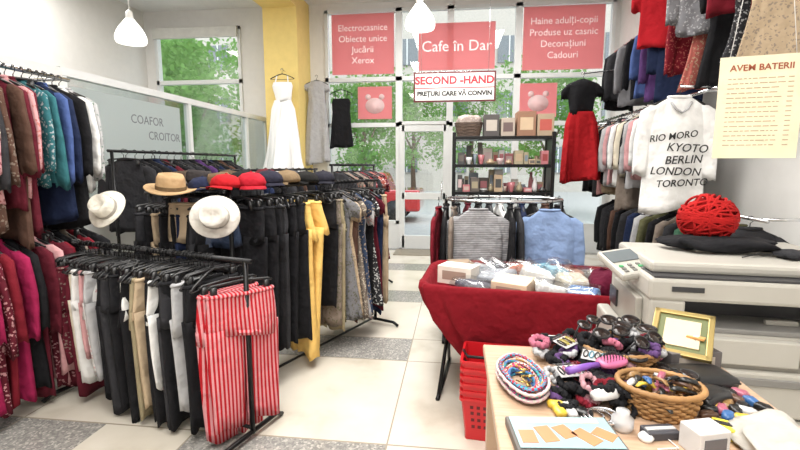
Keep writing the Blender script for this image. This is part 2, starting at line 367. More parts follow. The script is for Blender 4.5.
# ------------------------------------------------------------------ garments
def sleeve(mb, sd, seed, L=.5, z=-.13, T=.026, mi=0, W=.2):
    mb.body([(z, .03, T*.5, sd*(W-.03)), (z-.04, .055, T*.8, sd*(W+.005)), (z-L*.5, .055, T*.8, sd*(W+.035)), (z-L, .045, T*.7, sd*(W+.04))], seed, .35, 3, 12, .07, mi)
def gmesh(kind, seed, L, T, Wd=.2):
    m = MB()
    if kind in ('trousers', 'jeans'):
        m.body([(-.12, .17, T*.9, 0), (-.15, .18, T, 0), (-.36, .2, T, 0)], seed, .2, 4, 26)
        for s_ in (-1, 1): m.body([(-.31, .1, T*.9, s_*.1), (-.55, .095, T*.9, s_*.095), (-L, .085, T*.95, s_*.09)], seed+s_*(1 if seed % 2 else 0)+2, .4, 3, 18, .06)
        m.tube([(.175*cos(t*pi/10), (T+.003)*sin(t*pi/10), -.13) for t in range(20)], .011, 5, True)
    elif kind == 'skirt':
        m.body([(-.12, .15, T*.8, 0), (-.16, .16, T, 0), (-L, .2, T*1.3, 0)], seed, .45, 6, 34)
        m.tube([(.155*cos(t*pi/10), (T*.85)*sin(t*pi/10), -.125) for t in range(20)], .01, 5, True)
    elif kind == 'dress':
        m.body([(-.08, .07, T*.5, 0), (-.11, .12, T*.7, 0), (-.15, .17, T*.8, 0), (-.22, .17, T, 0), (-.42, .15, T, 0), (-.6, .18, T*1.1, 0), (-L, .24, T*1.3, 0)], seed, .5, 6, 38, neck=True)
        for s_ in (-1, 1): sleeve(m, s_, seed+s_, .18, T=T, W=.16)
    elif kind == 'camisole':
        m.body([(-.2, .13, T*.8, 0), (-.26, .15, T, 0), (-.4, .14, T, 0), (-L, .19, T*1.2, 0)], seed, .4, 5, 30)
        for s_ in (-1, 1): m.tube([(s_*.09, .0, -.21), (s_*.1, 0, -.08)], .006, 6)
    elif kind == 'tshirt':
        m.body([(-.08, .08, T*.5, 0), (-.105, .13, T*.7, 0), (-.15, .19, T*.8, 0), (-.25, .205, T, 0), (-L, .21, T*1.1, 0)], seed, .35, 4, 30, neck=True)
        for s_ in (-1, 1): sleeve(m, s_, seed+s_, .2, T=T)
        m.tube([(.085*cos(t*pi/8), (T*.6)*sin(t*pi/8), -.082) for t in range(16)], .008, 5, True)
    else:
        m.body([(-.07, .07, T*.6, 0), (-.1, .12, T*.7, 0), (-.145, .18, T*.8, 0), (-.25, .2, T, 0), (-L, .21, T*1.15, 0)], seed, .45, 4, 32, neck=True)
        for s_ in (-1, 1): sleeve(m, s_, seed+s_, .52, T=T)
        m.tube([(.078*cos(t*pi/8), (T*.7)*sin(t*pi/8), -.072) for t in range(16)], .01, 5, True)
    return m
def hanger_mesh(clip):
    m = MB()
    pts = [(-.02, 0, -.01)] + [(-.02*cos(x*pi/8), 0, -.003+.02*sin(x*pi/8)) for x in range(0, 9)] + [(.018, 0, -.018), (0, 0, -.035), (0, 0, -.07)]
    m.tube(pts, .0032, 6)
    if clip:
        m.tube([(-.17, 0, -.085), (-.15, 0, -.075), (0, 0, -.065), (.15, 0, -.075), (.17, 0, -.085)], .008, 6)
        for s_ in (-1, 1): m.box((s_*.14, 0, -.11), (.03, .022, .06))
    else:
        m.tube([(-.2, 0, -.145), (-.17, 0, -.125), (-.06, 0, -.08), (0, 0, -.065), (.06, 0, -.08), (.17, 0, -.125), (.2, 0, -.145)], .008, 6)
        m.tube([(-.19, 0, -.15), (0, 0, -.155), (.19, 0, -.15)], .004, 6)
    return m
HM = []
for c_ in (False, True):
    o = hanger_mesh(c_).make('clothes_hanger', BLKP); HM.append(o.data); D.objects.remove(o)
SEED = [100]
def hang(spec, loc, rz, group, T=.026, where='the metal rail', hanger=True, L=None, sc=1.):
    kind, cn = spec[0], spec[1]; pat = spec[2] if len(spec) > 2 else None; c2 = spec[3] if len(spec) > 3 else 'white'
    psc = spec[5] if len(spec) > 5 else 1.
    L = (spec[4] if len(spec) > 4 and spec[4] else None) or L or dict(trousers=.92, jeans=.92, skirt=.6, dress=1.05, camisole=.8, coat=.95, tshirt=.68).get(kind, .72)
    SEED[0] += 3
    cm = cloth(C[cn], pat, C[c2], psc)
    pw_ = dict(stripe='striped ', vstripe='pinstriped ', floral='floral ', dots='dotted ', check='checked ', denim='washed ')
    lab = f"{WORD.get(cn, cn)} {pw_.get(pat, '')}{kind} hanging from {where}"
    o = gmesh(kind, SEED[0], L, T).make(kind, cm, loc=loc, rz=rz, label=lab, cat=('trousers' if kind == 'jeans' else kind), group=group)
    o.scale = (sc,)*3
    if hanger:
        mk('clothes_hanger', HM[1 if kind in ('trousers', 'jeans', 'skirt') else 0], None, loc, rz, label='black plastic hanger hooked on ' + where, cat='hanger', group='hangers, ' + group)
    return o
def fill(p0, p1, z, specs, group, T=.026, where='the metal rail', jit=.18, L=None, m0=.03, m1=.03, extra=0, lv=.08):
    a = Vector(p0); b_ = Vector(p1); d = b_-a; ang = math.atan2(d.y, d.x)+pi/2
    n = len(specs); q = random.Random(len(group)+n)
    for i, sp_ in enumerate(specs):
        t = m0+(1-m0-m1)*(i+.5)/n; p = a+d*t
        hang(sp_, (p.x, p.y, z), ang+pi+q.uniform(-jit, jit), group, T*q.uniform(.8, 1.15), where, L=(L*(1-q.random()*lv) if L else None))
    for i in range(extra):
        p = a+d*(m0+(1-m0-m1)*q.random())
        mk('clothes_hanger', HM[i % 2], None, (p.x, p.y, z+.004), ang+q.uniform(-.7, .7), label='empty black plastic hanger on ' + where, cat='hanger', group='hangers, ' + group)
def rack(p0, p1, z, label, m=BLK, base=True, footl=.5, brace=True):
    a = Vector((*p0, 0)); b_ = Vector((*p1, 0)); mid = (a+b_)/2; d = (b_-a).normalized(); nrm = Vector((-d.y, d.x, 0))
    t = top('clothes_rack', label, 'clothes rack', mid)
    a -= mid; b_ -= mid; Z = Vector((0, 0, z))
    r = MB(); r.tube([a-d*.04+Z, b_+d*.04+Z], .013, 10); r.make('rail', CHROME if m is CHROME else m, t)
    for p in (a, b_):
        q = MB(); q.tube([p+Vector((0, 0, .03)), p+Z], .014, 10); q.make('post', m, t)
        q = MB(); q.tube([p-nrm*footl/2+Vector((0, 0, .012)), p-nrm*footl*.4+Vector((0, 0, .04)), p+nrm*footl*.4+Vector((0, 0, .04)), p+nrm*footl/2+Vector((0, 0, .012))], .014, 8); q.make('foot', m, t)
    if brace:
        q = MB(); q.tube([a+Vector((0, 0, .06)), b_+Vector((0, 0, .06))], .01, 8); q.make('crossbar', m, t)
    return t
def wallrail(p0, p1, z, wx, label):
    a = Vector((*p0, 0)); b_ = Vector((*p1, 0)); mid = (a+b_)/2; t = top('clothes_rail', label, 'clothes rail', (mid.x, mid.y, z))
    r = MB(); r.tube([a-mid, b_-mid], .014, 10); r.make('rail', CHROME, t)
    for k in (.04, .5, .96):
        p = a.lerp(b_, k)-mid; r = MB(); r.tube([p, p+Vector((wx-mid.x, 0, 0))], .012, 8); r.box(p+Vector((wx-mid.x-math.copysign(.005, wx), 0, 0)), (.01, .06, .1)); r.make('bracket', CHROME, t)
def S_(s):
    out = []
    for w_ in s.split():
        p = w_.split(':'); k = dict(T='trousers', J='jeans', K='skirt', D='dress', C='camisole', O='coat', S='shirt', W='sweater', B='blouse', H='tshirt', V='jacket')[p[0]]
        sp_ = [k, p[1]]
        if len(p) > 2 and p[2]: sp_ += [p[2], p[3]]
        elif len(p) > 4: sp_ += [None, 'white']
        if len(p) > 4: sp_ += [float(p[4])]
        out.append(tuple(sp_))
    return out
# front low rack
rack((-2.5, 2.62), (-1.09, 2.2), 1.0, 'low black metal clothes rack packed with trousers and skirts')
g = 'trousers on the low black rack'
fill((-2.5, 2.62), (-1.26, 2.25), 1.0, S_('T:burgundy:floral:pink T:pink:::.8 T:burgundy:floral:taupe:.75 T:cream:::.75 T:burgundy T:white:::.85 T:pink:::.7 T:lightgrey:::.8 T:white:floral:pink:.8 T:black T:black:::.85 T:charcoal T:black T:white:::.8 T:black T:khaki T:beige:::.9 T:black T:white:::.75 T:black T:charcoal T:black T:lightgrey:::.85 T:black T:black'), g, T=.023, where='the low black rack', jit=.3, extra=44, lv=.05, L=.965)
hang(('trousers', 'red', 'vstripe', 'stripepink', .95, 1.9), (-1.2, 2.225, .96), 1.05, g, .032, 'the low black rack')
hang(('trousers', 'red', 'vstripe', 'stripepink', .86, 1.9), (-1.12, 2.2, .96), .8, g, .03, 'the low black rack')
# middle rack
rack((-1.38, 2.62), (-.74, 4.1), 1.36, 'black metal clothes rack holding long trousers and dresses')
fill((-1.37, 2.66), (-1.17, 3.12), 1.36, S_('T:black T:black T:black T:charcoal T:black T:black'), 'long clothes on the middle rack', T=.03, where='the black rack', L=1.18, jit=.25, extra=4)
for x_, y_, r_ in ((-1.14, 3.17, -.85), (-1.11, 3.25, -.65)): hang(('trousers', 'yellow', None, 'white', 1.25), (x_, y_, 1.36), r_, 'long clothes on the middle rack', .045, 'the black rack')
fill((-1.09, 3.32), (-.75, 4.06), 1.36, S_('T:black:::.95 T:taupe:floral:olive T:khaki T:olive:floral:cream D:grey:floral:olive D:beige:floral:taupe T:brown D:taupe:floral:cream D:denim:floral:beige D:lightgrey:floral:coral T:black D:charcoal:floral:white D:burgundy T:navy T:beige'), 'long clothes on the middle rack', T=.022, where='the black rack', L=1.18, jit=.2, extra=6)
# second hat rack
rack((-2.15, 2.95), (-1.52, 2.83), 1.3, 'black metal clothes rack with hats lying on top')
fill((-2.15, 2.95), (-1.52, 2.83), 1.3, S_('T:charcoal T:black T:beige T:charcoal T:black T:black T:navy T:black T:charcoal T:black'), 'trousers on the hat rack', where='the hat rack', T=.026)
hang(('skirt', 'beige', None, 'white', .42), (-1.72, 2.74, 1.36), .05, 'trousers on the hat rack', .035, 'the hat rack', L=.5, sc=.9)
hang(('skirt', 'denim', 'denim', 'grey', .5), (-1.48, 2.72, 1.32), -.1, 'trousers on the hat rack', .03, 'the hat rack', L=.5, sc=.7)
rack((-1.25, 4.5), (-1.02, 5.6), 1.5, 'black metal clothes rack with patterned dresses near the entrance')
fill((-1.25, 4.55), (-1.02, 5.55), 1.5, S_('D:charcoal D:taupe:floral:coral D:black D:taupe:floral:pink D:darkred:floral:pink D:charcoal D:coral:floral:white D:burgundy:floral:pink'), 'dresses on the entrance rack', where='the entrance rack', L=1.2, T=.035)
rack((-2.0, 3.7), (-1.65, 5.2), 1.45, 'black metal clothes rack crowded with dark clothes')
fill((-2.0, 3.7), (-1.65, 5.2), 1.45, S_('S:black S:charcoal V:navy S:black S:black V:charcoal S:black S:brown S:black V:navy S:black S:charcoal'), 'dark tops on the crowded rack', where='the crowded rack', T=.035)
rack((-2.95, 3.6), (-2.85, 5.6), 1.62, 'metal clothes rack with dark jackets along the glass partition')
fill((-2.95, 3.65), (-2.85, 5.5), 1.62, S_('V:charcoal V:black V:black V:navy S:burgundy V:black V:charcoal S:charcoal V:black S:purple V:black V:navy V:black S:brown V:black V:charcoal'), 'dark jackets along the glass partition', where='the partition rack', T=.036, extra=6)
# left wall rails
wallrail((-2.62, 1.75), (-2.62, 2.86), 2.07, -3.35, 'chrome wall rail holding upper row of tops')
fill((-2.62, 1.78), (-2.62, 2.84), 2.07, S_('S:brown S:burgundy S:darkred:floral:pink S:burgundy S:taupe:floral:cream S:charcoal S:pink:floral:darkred S:brown:floral:taupe:.95 S:burgundy S:brown:::1.0 S:pink:floral:coral:.7 S:burgundy:::.95 S:teal:floral:lightgrey S:teal:::.7 S:navy:::.95 S:blue:::.7 S:black:::1.0 S:white:::.7 S:lightgrey:floral:green:.7'), 'tops on the upper wall rail', where='the upper wall rail', T=.026, L=.84, jit=.3, extra=8, lv=.2)
wallrail((-2.68, 1.65), (-2.68, 2.95), 1.14, -3.35, 'chrome wall rail holding lower row of clothes')
fill((-2.68, 1.7), (-2.68, 2.9), 1.14, S_('S:magenta S:darkred V:burgundy S:purple S:darkred S:magenta S:burgundy:floral:pink S:darkred S:magenta S:black S:burgundy S:pink S:burgundy S:darkred S:black S:taupe S:darkred S:black'), 'clothes on the lower wall rail', where='the lower wall rail', T=.03, L=1.05, jit=.25, extra=6)
# right wall rails
wallrail((2.02, 3.9), (2.02, 7.2), 2.1, 2.6, 'chrome wall rail with tops on the white wall')
fill((2.02, 4.3), (2.02, 7.1), 2.1, S_('W:white W:white W:lightgrey S:lightgrey W:white S:pink S:lightgrey S:black S:cream S:taupe:::1.1 S:white S:grey S:pink S:lightgrey S:black S:beige S:pink S:charcoal S:brown S:white S:black S:coral S:black S:grey S:black'), 'tops on the long wall rail', where='the long wall rail', T=.034, L=1.0, lv=.3, jit=.25, extra=5)
wallrail((2.1, 3.3), (2.1, 6.4), 1.12, 2.6, 'chrome low wall rail with dark clothes')
fill((2.1, 3.3), (2.1, 6.3), 1.12, S_('S:charcoal S:olive S:black S:green S:charcoal S:taupe S:black S:olive S:lightgrey S:navy S:charcoal S:black S:brown S:black S:charcoal S:black'), 'clothes on the low wall rail', where='the low wall rail', T=.045, L=.8)
wallrail((2.1, 2.9), (2.1, 6.6), 3.0, 2.6, 'chrome high wall rail with dresses and tops')
fill((2.1, 3.2), (2.1, 6.5), 3.0, S_('D:beige:floral:taupe:.88 D:charcoal:floral:lightgrey:.78 D:black:::.9 D:coral:floral:beige:.85 S:darkred:floral:coral:.7 S:navy:::.9 S:purple:::.85 S:blue:::.75 V:black S:grey:::.8 V:charcoal V:black'), 'clothes on the high wall rail', where='the high wall rail', T=.035, L=.85, jit=.35, lv=.2)
for k, y in ((('tshirt', 'red'), 4.75), (('blouse', 'grey', 'floral', 'lightgrey'), 4.15), (('tshirt', 'darkred'), 3.7)):
    x = 1.93 if y > 4.5 else 2.0; hang(k, (x, y, 3.28), -.1, 'tops hung above the wall rail', .03, 'the short top bar')
wallrail((1.98, 3.4), (1.98, 5.1), 3.28, 2.6, 'short chrome bar above the high wall rail')
C['brightwhite'] = (.9, .9, .89)
ws = hang(('sweater', 'brightwhite'), (1.77, 3.95, 2.12), .05, 'printed sweater', .026, 'the end of the wall rail', L=.88, sc=1.13)
ws["label"] = 'white sweater with black city names hanging at the rail end'
ink = mat('ink', (.01, .01, .01), .5)
for i, (t, x, sz_, rr_) in enumerate((('RIO MORO', -.05, .066, .12), ('KYOTO', .05, .08, -.06), ('BERLIN', .03, .08, .04), ('LONDON', -.02, .078, -.03), ('TORONTO', .03, .07, .05))):
    text(t, sz_, ink, (x, -.055, -.35-.082*i), (pi/2, -rr_, 0), ws, name='print', bold=.0008, shear=.2)
a = MB(); a.tube([(-.07, -.03, -.11), (-.04, -.045, -.16), (0, -.05, -.185), (.04, -.045, -.16), (.07, -.03, -.11)], .008, 6)
a.make('collar', cloth(C['lightgrey']), ws)
a = MB(); a.tube([(1.77, 3.95, 2.12), (2.02, 3.95, 2.12), ], .01, 8)
a.make('rail_hook', CHROME, label='short chrome hook at the end of the long wall rail', cat='hook')
# wedding dress
wdr = top('wedding_dress', 'long white satin wedding dress with thin straps by the yellow column', 'dress', (-2.8, 7.22, 3.02))
wsat = mat('white_satin', (.93, .93, .93), .45, var=.01)
a = MB(); a.body([(-.2, .15, .06, 0), (-.26, .17, .07, 0), (-.5, .13, .06, 0)], 3, .08, 4, 32, e=.9); 
a.make('bodice', wsat, wdr)
a = MB(); a.body([(-.48, .135, .065, 0), (-.62, .19, .09, 0), (-1.0, .24, .11, 0), (-1.68, .36, .15, .0)], 13, .45, 9, 72); a.make('skirt', wsat, wdr)
for s_ in (-1, 1):
    a = MB(); a.tube([(s_*.11, -.04, -.22), (s_*.09, 0, -.1)], .009, 6); a.make('strap', wsat, wdr)
a = MB(); a.body([(-.5, .02, .01, -.02), (-.9, .04, .012, -.06), (-1.5, .05, .012, -.08)], 2, .2, 3, 12); a.make('sash', wsat, wdr, (0, -.14, 0))
mk('clothes_hanger', HM[0], None, (-2.8, 7.22, 3.02), 0, label='plastic clothes hanger holding the wedding dress', cat='hanger')
a = MB(); a.tube([(0, .13, .02), (0, 0, .02), (0, -.02, .03)], .006, 6); a.make('wall_hook', CHROME, loc=(-2.8, 7.22, 3.0), label='small metal hook on the yellow column', cat='hook')
hang(('dress', 'lightgrey'), (-2.38, 7.7, 3.0), .1, 'grey dress', .045, 'the window frame', L=1.6, sc=.92)
hang(('camisole', 'black'), (-1.98, 7.8, 2.85), 0, 'black dress', .05, 'the window frame', L=.95, sc=1.1)
rb = top('dress', 'sleeveless dress with black bodice and red skirt hanging up high', 'dress', (1.55, 6.0, 2.62))
a = MB(); a.body([(-.08, .07, .03, 0), (-.11, .13, .045, 0), (-.15, .18, .05, 0), (-.25, .17, .05, 0), (-.48, .14, .05, 0)], 5, .15, 5, 32, neck=True)
for s_ in (-1, 1): sleeve(a, s_, 3, .16, T=.04, W=.17)
a.make('bodice', cloth(C['black']), rb)
a = MB(); a.body([(-.46, .145, .052, 0), (-.6, .19, .07, 0), (-1.32, .25, .1, 0)], 8, .45, 8, 54); a.make('skirt', cloth((.33, .008, .012)), rb)
mk('clothes_hanger', HM[0], None, (1.55, 6.0, 2.62), 0, label='black plastic clothes hanger holding the red and black dress', cat='hanger')
bk = top('wall_hook', 'thin chrome hanging bar for the red dress', 'hook', (1.55, 6.0, 2.62)); a = MB(); a.tube([(0, -.02, 0), (0, .02, 0), (.45, .02, .05), (1.05, .02, .05)], .008, 8); a.make('bar', CHROME, bk)

# ------------------------------------------------------------------ central rack with sweaters
cr_ = top('clothes_rack', 'chrome oval clothes rack with tops and dark clothes', 'clothes rack', (.42, 4.05, 0))
a = MB(); a.tube([(.5*cos(t*pi/16), .3*sin(t*pi/16), 1.2) for t in range(32)], .013, 8, True); a.make('rail', CHROME, cr_)
for x in (-.5, .5):
    a = MB(); a.tube([(x, 0, .02), (x, 0, 1.2)], .015, 8); a.make('post', BLK, cr_)
    a = MB(); a.tube([(x, -.4, .015), (x, .4, .015)], .014, 8); a.make('foot', BLK, cr_)
hang(('sweater', 'lightgrey', 'stripe', 'grey', None, 2.6), (.19, 3.72, 1.21), .1, 'tops on the oval rack', .025, 'the oval chrome rack', L=.62, sc=.98)
hang(('sweater', 'lightblue'), (.76, 3.74, 1.21), -.08, 'tops on the oval rack', .025, 'the oval chrome rack', L=.62, sc=1.0)
q = random.Random(5)
for i, cn in enumerate(['black', 'black', 'burgundy', 'black', 'charcoal', 'white', 'black', 'navy', 'black', 'brown', 'black']):
    x = -.5+i*.1; hang(('jacket', cn), (.42+x, 4.07+.28*math.sqrt(max(0, 1-(x/.52)**2)), 1.21), 1.57+q.uniform(-.15, .15), 'dark clothes on the oval rack', .034, 'the oval chrome rack', L=.85)
for x, cn in ((-.14, 'darkred'), (-.08, 'black'), (-.01, 'taupe'), (.46, 'black'), (.52, 'charcoal')): hang(('shirt', cn), (x, 3.86, 1.21), 1.57+q.uniform(-.2, .2), 'dark clothes on the oval rack', .026, 'the oval chrome rack', L=.8)

# ------------------------------------------------------------------ black etagere
et = top('shelving_unit', 'black metal shelving unit crowded with small goods', 'shelf', (.52, 5.35, 0))
ZS = [.3, .75, 1.18, 1.49, 1.8]
for x in (-.54, .54):
    for y in (-.19, .19): B('post', (x, y, .93), (.04, .04, 1.86), BLK, parent=et)
for z in ZS: B('shelf_board', (0, 0, z), (1.1, .4, .035), BLK, parent=et, bevel=.003)
for x in (-.54, .54): B('side_panel', (x, 0, 1.49), (.02, .36, .6), BLK, parent=et)
def carton(loc, sz, c, label, rz=0., nm='box', gp=None, stripe=None):
    o = top(nm, label, 'box', loc, rz, gp)
    m = mat('card', c, .55)
    a = MB(); a.box((0, 0, sz[2]/2), sz); a.make('body', m, o, smooth=False, bevel=min(.003, sz[2]*.2))
    a = MB(); a.box((0, -sz[1]/2-.001, sz[2]*.5), (sz[0]*.7, .002, sz[2]*.5)) if sz[2] > .045 else a.box((0, 0, sz[2]+.001), (sz[0]*.9, sz[1]*.3, .002))
    a.make('printed_label', mat('card_label', stripe or (.7, .68, .65), .5), o, smooth=False)
    return o
q = random.Random(9)
pal = [(.6, .55, .5), (.5, .18, .2), (.12, .1, .09), (.45, .33, .22), (.7, .7, .7), (.3, .05, .05), (.2, .24, .28), (.6, .45, .45), (.06, .06, .06), (.35, .3, .2), (.5, .4, .35)]
for zi, hmax in ((1.1975, .25), (1.5075, .24)):
    for yy in (5.42, 5.26):
        x = -.5
        while x < .44:
            wdt = q.uniform(.05, .12); h_ = q.uniform(.06, hmax)*(1.1 if yy > 5.3 else .8); c_ = q.choice(pal)
            if q.random() < .5: carton((.52+x+wdt/2, yy, zi), (wdt*.92, .12, h_), c_, 'small coloured cardboard box on the black shelf', gp='small boxes on the black shelf', stripe=q.choice(pal))
            else:
                a = MB(); r = wdt*.45; s0 = q.random()
                pr = [(r*.6, 0), (r, .02), (r*.95, h_*.5), (r*.5, h_*.8), (r*.55, h_), (r*.4, h_), (r*.35, h_*.6)] if s0 < .5 else [(r*.5, 0), (r*.5, .01), (r*.8, h_*.3), (r, h_*.6), (r*.93, h_*.6), (r*.7, h_*.3), (r*.3, .02)]
                a.lathe(pr, n=20); a.make('vase' if s0 < .5 else 'bowl', mat('glaze', c_, .2), loc=(.52+x+wdt/2, yy, zi), label=('small glazed vase' if s0 < .5 else 'small glazed bowl')+' on the black shelf', cat='vase' if s0 < .5 else 'bowl', group='crockery on the black shelf')
            x += wdt
def puff(mb, c, sz, seed, e=.5, n=18, mi=0, rz=0., amp=.06):
    qq = random.Random(seed); p = [qq.random()*6 for _ in range(4)]; rr = []
    for i in range(1, 10):
        th = -pi/2+pi*i/10; ct = abs(cos(th))**e; st = math.copysign(abs(sin(th))**.8, sin(th)); ring = []
        for k in range(n):
            ph = 2*pi*k/n; cx = math.copysign(abs(cos(ph))**e, cos(ph)); sy = math.copysign(abs(sin(ph))**e, sin(ph))
            w_ = 1+amp*sin(5*ph+p[0]+i)+amp*sin(3*ph+p[1])
            x, y, z = sz[0]/2*cx*ct*w_, sz[1]/2*sy*ct*w_, sz[2]/2*st*(1+amp*2*sin(4*ph+p[2]+i*.7))
            ring.append((c[0]+x*cos(rz)-y*sin(rz), c[1]+x*sin(rz)+y*cos(rz), c[2]+z))
        rr.append(ring)
    mb.rings(rr, mi)
wick = mat('wicker', (.34, .18, .065), .6, bump=.3, bs=90, var=.25)
wick2 = mat('dark_wicker', (.12, .08, .06), .6, bump=.3, bs=90, var=.25)
def wicker(loc, rx, ry, h_, rz, label, m=None, gp='wicker baskets on the table', e=1., st=.0085):
    m = m or wick
    o = top('wicker_basket', label, 'basket', loc, rz, gp); a = MB(); n = 64
    rows = int(h_/st); se = lambda t: math.copysign(abs(t)**e, t)
    for j in range(rows):
        z = .006+j*st; f = .8+.2*j/rows
        a.tube([((rx*f+.003*(1 if (k//2+j) % 2 else -1))*se(cos(2*pi*k/n)), (ry*f+.003*(1 if (k//2+j) % 2 else -1))*se(sin(2*pi*k/n)), z) for k in range(n)], st*.53, 5, True)
    for k in range(0, n, 4):
        t = 2*pi*k/n; a.tube([(rx*.8*se(cos(t)), ry*.8*se(sin(t)), 0), (rx*se(cos(t)), ry*se(sin(t)), h_)], .003, 5)
    a.lathe([(.8*rx, .004), (.8*rx, .008)], n=32, sy=ry/rx)
    a.make('woven_body', m, o)
    a = MB(); a.tube([(rx*1.02*se(cos(k*pi/32)), ry*1.02*se(sin(k*pi/32)), h_+.002*(k % 2)) for k in range(64)], .008, 7, True); a.make('rim', m, o)
wicker((.14, 5.33, 1.8175), .15, .15, .15, 0, 'dark woven basket on top of the black shelf', wick2, 'baskets on the black shelf', .4, .016)
a = MB(); puff(a, (0, 0, .03), (.28, .24, .14), 4, .5, 24); a.make('folded_cloth', cloth((.4, .33, .3), 'floral', (.6, .55, .5)), loc=(.14, 5.33, 1.96), label='patterned cloth stuffed in the woven basket on the shelf', cat='cloth')
for x, w_, h_, c_, st_, lab in ((.39, .17, .24, (.08, .07, .07), (.5, .45, .4), 'black printed box on top of the black shelf'), (.57, .15, .2, (.45, .38, .32), (.15, .1, .1), 'beige box on top of the black shelf'), (.77, .2, .27, (.3, .16, .1), (.6, .45, .3), 'brown decorated box on top of the black shelf'), (.975, .18, .24, (.42, .32, .22), (.5, .1, .08), 'tan printed box on top of the black shelf')):
    carton((x, 5.32, 1.8175), (w_, .24, h_), c_, lab, stripe=st_)

# ------------------------------------------------------------------ red bin
BX, BY, BR = .47, 2.98, -.11
bn = top('display_bin', 'bargain bin covered in dark red fabric on folding legs', 'bin', (BX, BY, 0), BR)
redf = cloth((.2, .006, .013)); N = 120
def rring(hx, hy, z, fo=0., e=.3, ph0=0., sag=0.):
    out = []
    for k in range(N):
        ph = 2*pi*k/N; cx = math.copysign(abs(cos(ph))**e, cos(ph)); sy = math.copysign(abs(sin(ph))**e, sin(ph))
        w_ = 1+fo*(sin(13*ph+ph0)*.5+sin(23*ph+ph0*2)*.35+sin(5*ph+1)*.4)
        out.append((hx*cx*w_, hy*sy*w_, z+sag*(abs(cos(ph))**1.5)+sag*.18*sin(9*ph)))
    return out
a = MB(); a.rings([rring(.32, .2, .24, .05), rring(.37, .28, .17, .08, sag=.24), rring(.42, .32, .24, .08, ph0=.1, sag=.2), rring(.5, .365, .38, .07, ph0=.3, sag=.12), rring(.58, .4, .52, .05, ph0=.5, sag=.05), rring(.64, .405, .65, .026, ph0=.7), rring(.675, .41, .74, .014), rring(.67, .405, .772, .014), rring(.65, .39, .78, .012), rring(.62, .365, .765, .008), rring(.61, .355, .64)])
a.make('fabric_cover', redf, bn)
for s_ in (-1, 1):
    for s2 in (-1, 1):
        a = MB(); a.tube([(s_*.53, s2*.28, .012), (s_*.49, -s2*.2, .6)], .013, 8); a.make('leg', BLK, bn)
    a = MB(); a.tube([(s_*.53, -.32, .012), (s_*.53, .32, .012)], .014, 8); a.make('foot', BLK, bn)
q = random.Random(21)
items = [((-.44, -.02), (.24, .16, .12), (.75, .7, .62)), ((-.45, .2), (.16, .2, .1), (.3, .22, .15)), ((-.16, .24), (.26, .2, .12), (.05, .05, .06)), ((.1, .24), (.22, .2, .15), (.2, .42, .52)), ((.3, .18), (.22, .2, .14), (.6, .28, .18)),
         ((-.18, .0), (.26, .22, .14), (.4, .42, .46)), ((.06, .02), (.24, .2, .2), (.62, .6, .57)), ((.28, -.06), (.2, .2, .18), (.68, .62, .5)), ((-.32, -.24), (.24, .18, .09), (.13, .13, .16)), ((-.08, -.24), (.22, .18, .1), (.7, .55, .4)), ((.13, -.24), (.2, .18, .12), (.62, .62, .6)), ((.32, -.26), (.2, .14, .1), (.15, .25, .45)),
         ((.5, -.12), (.26, .32, .2), (.1, .006, .025)), ((.48, .15), (.22, .24, .16), (.3, .28, .25)), ((-.28, .12), (.2, .14, .18), (.45, .47, .5)), ((-.02, .12), (.18, .14, .22), (.6, .2, .12)), ((.18, .08), (.16, .14, .26), (.35, .55, .65))]
for i, ((x, y), sz, c_) in enumerate(items):
    wx = BX+x*cos(BR)-y*sin(BR); wy = BY+x*sin(BR)+y*cos(BR)
    if i in (0, 1, 9): 
        bo = carton((wx, wy, .71), sz, c_, 'cardboard box lying in the red bin', q.uniform(-.6, .6), stripe=(.35, .25, .2)); bo.rotation_euler[0] = q.uniform(-.25, .1)
    elif i == 12:
        a = MB(); puff(a, (0, 0, .06), sz, i, .6, 30, amp=.1); a.make('folded_cloth', cloth(c_), loc=(wx, wy, .7), label='burgundy garment heaped at the end of the red bin', cat='cloth')
    else:
        pk = top('wrapped_textile', 'folded textile in clear plastic wrapping in the red bin', 'package', (wx, wy, .7), q.uniform(-.8, .8), 'wrapped goods in the red bin')
        pk.rotation_euler[0] = q.uniform(-.35, .35); pk.rotation_euler[1] = q.uniform(-.25, .25)
        a = MB(); a.box((0, 0, .05), (sz[0]*.9, sz[1]*.85, sz[2]*.6)); a.make('cloth', cloth(c_, 'floral', tuple(min(.8, x_*1.4+.08) for x_ in c_)), pk, bevel=.02, smooth=False)
        a = MB(); puff(a, (0, 0, .052), (sz[0]*1.15, sz[1]*1.15, sz[2]*1.0), i+50, .35, amp=.06); a.make('wrapping', PLASTIC, pk)
redp = mat('red_plastic', (.5, .01, .016), .35)
def basket(loc, rz):
    o = top('shopping_basket', 'red plastic shopping basket in a stack on the floor', 'basket', loc, rz, 'stacked red baskets')
    def rr(f, z): return [(x*f, y*f, z) for x, y in ((-.19, -.14), (-.2, -.125), (-.2, .125), (-.19, .14), (.19, .14), (.2, .125), (.2, -.125), (.19, -.14))][::-1]
    a = MB(); a.rings([rr(.88, 0), rr(.89, .05), rr(.99, .225), rr(1.04, .228), rr(1.04, .245), rr(.97, .245), rr(.87, .04), rr(.84, .012)]); a.make('body', redp, o, smooth=False)
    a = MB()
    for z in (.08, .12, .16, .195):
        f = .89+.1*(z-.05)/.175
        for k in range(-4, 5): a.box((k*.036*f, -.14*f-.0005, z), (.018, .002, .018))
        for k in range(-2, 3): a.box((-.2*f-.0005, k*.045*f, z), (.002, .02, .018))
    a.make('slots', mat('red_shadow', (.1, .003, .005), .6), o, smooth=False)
    a = MB(); a.tube([(-.2, 0, .25), (-.17, -.1, .256), (.17, -.1, .256), (.2, 0, .25)], .008, 6); a.make('handle', BLKP, o)
for i in range(6): basket((.26, 2.44, .002+i*.042), -.1)

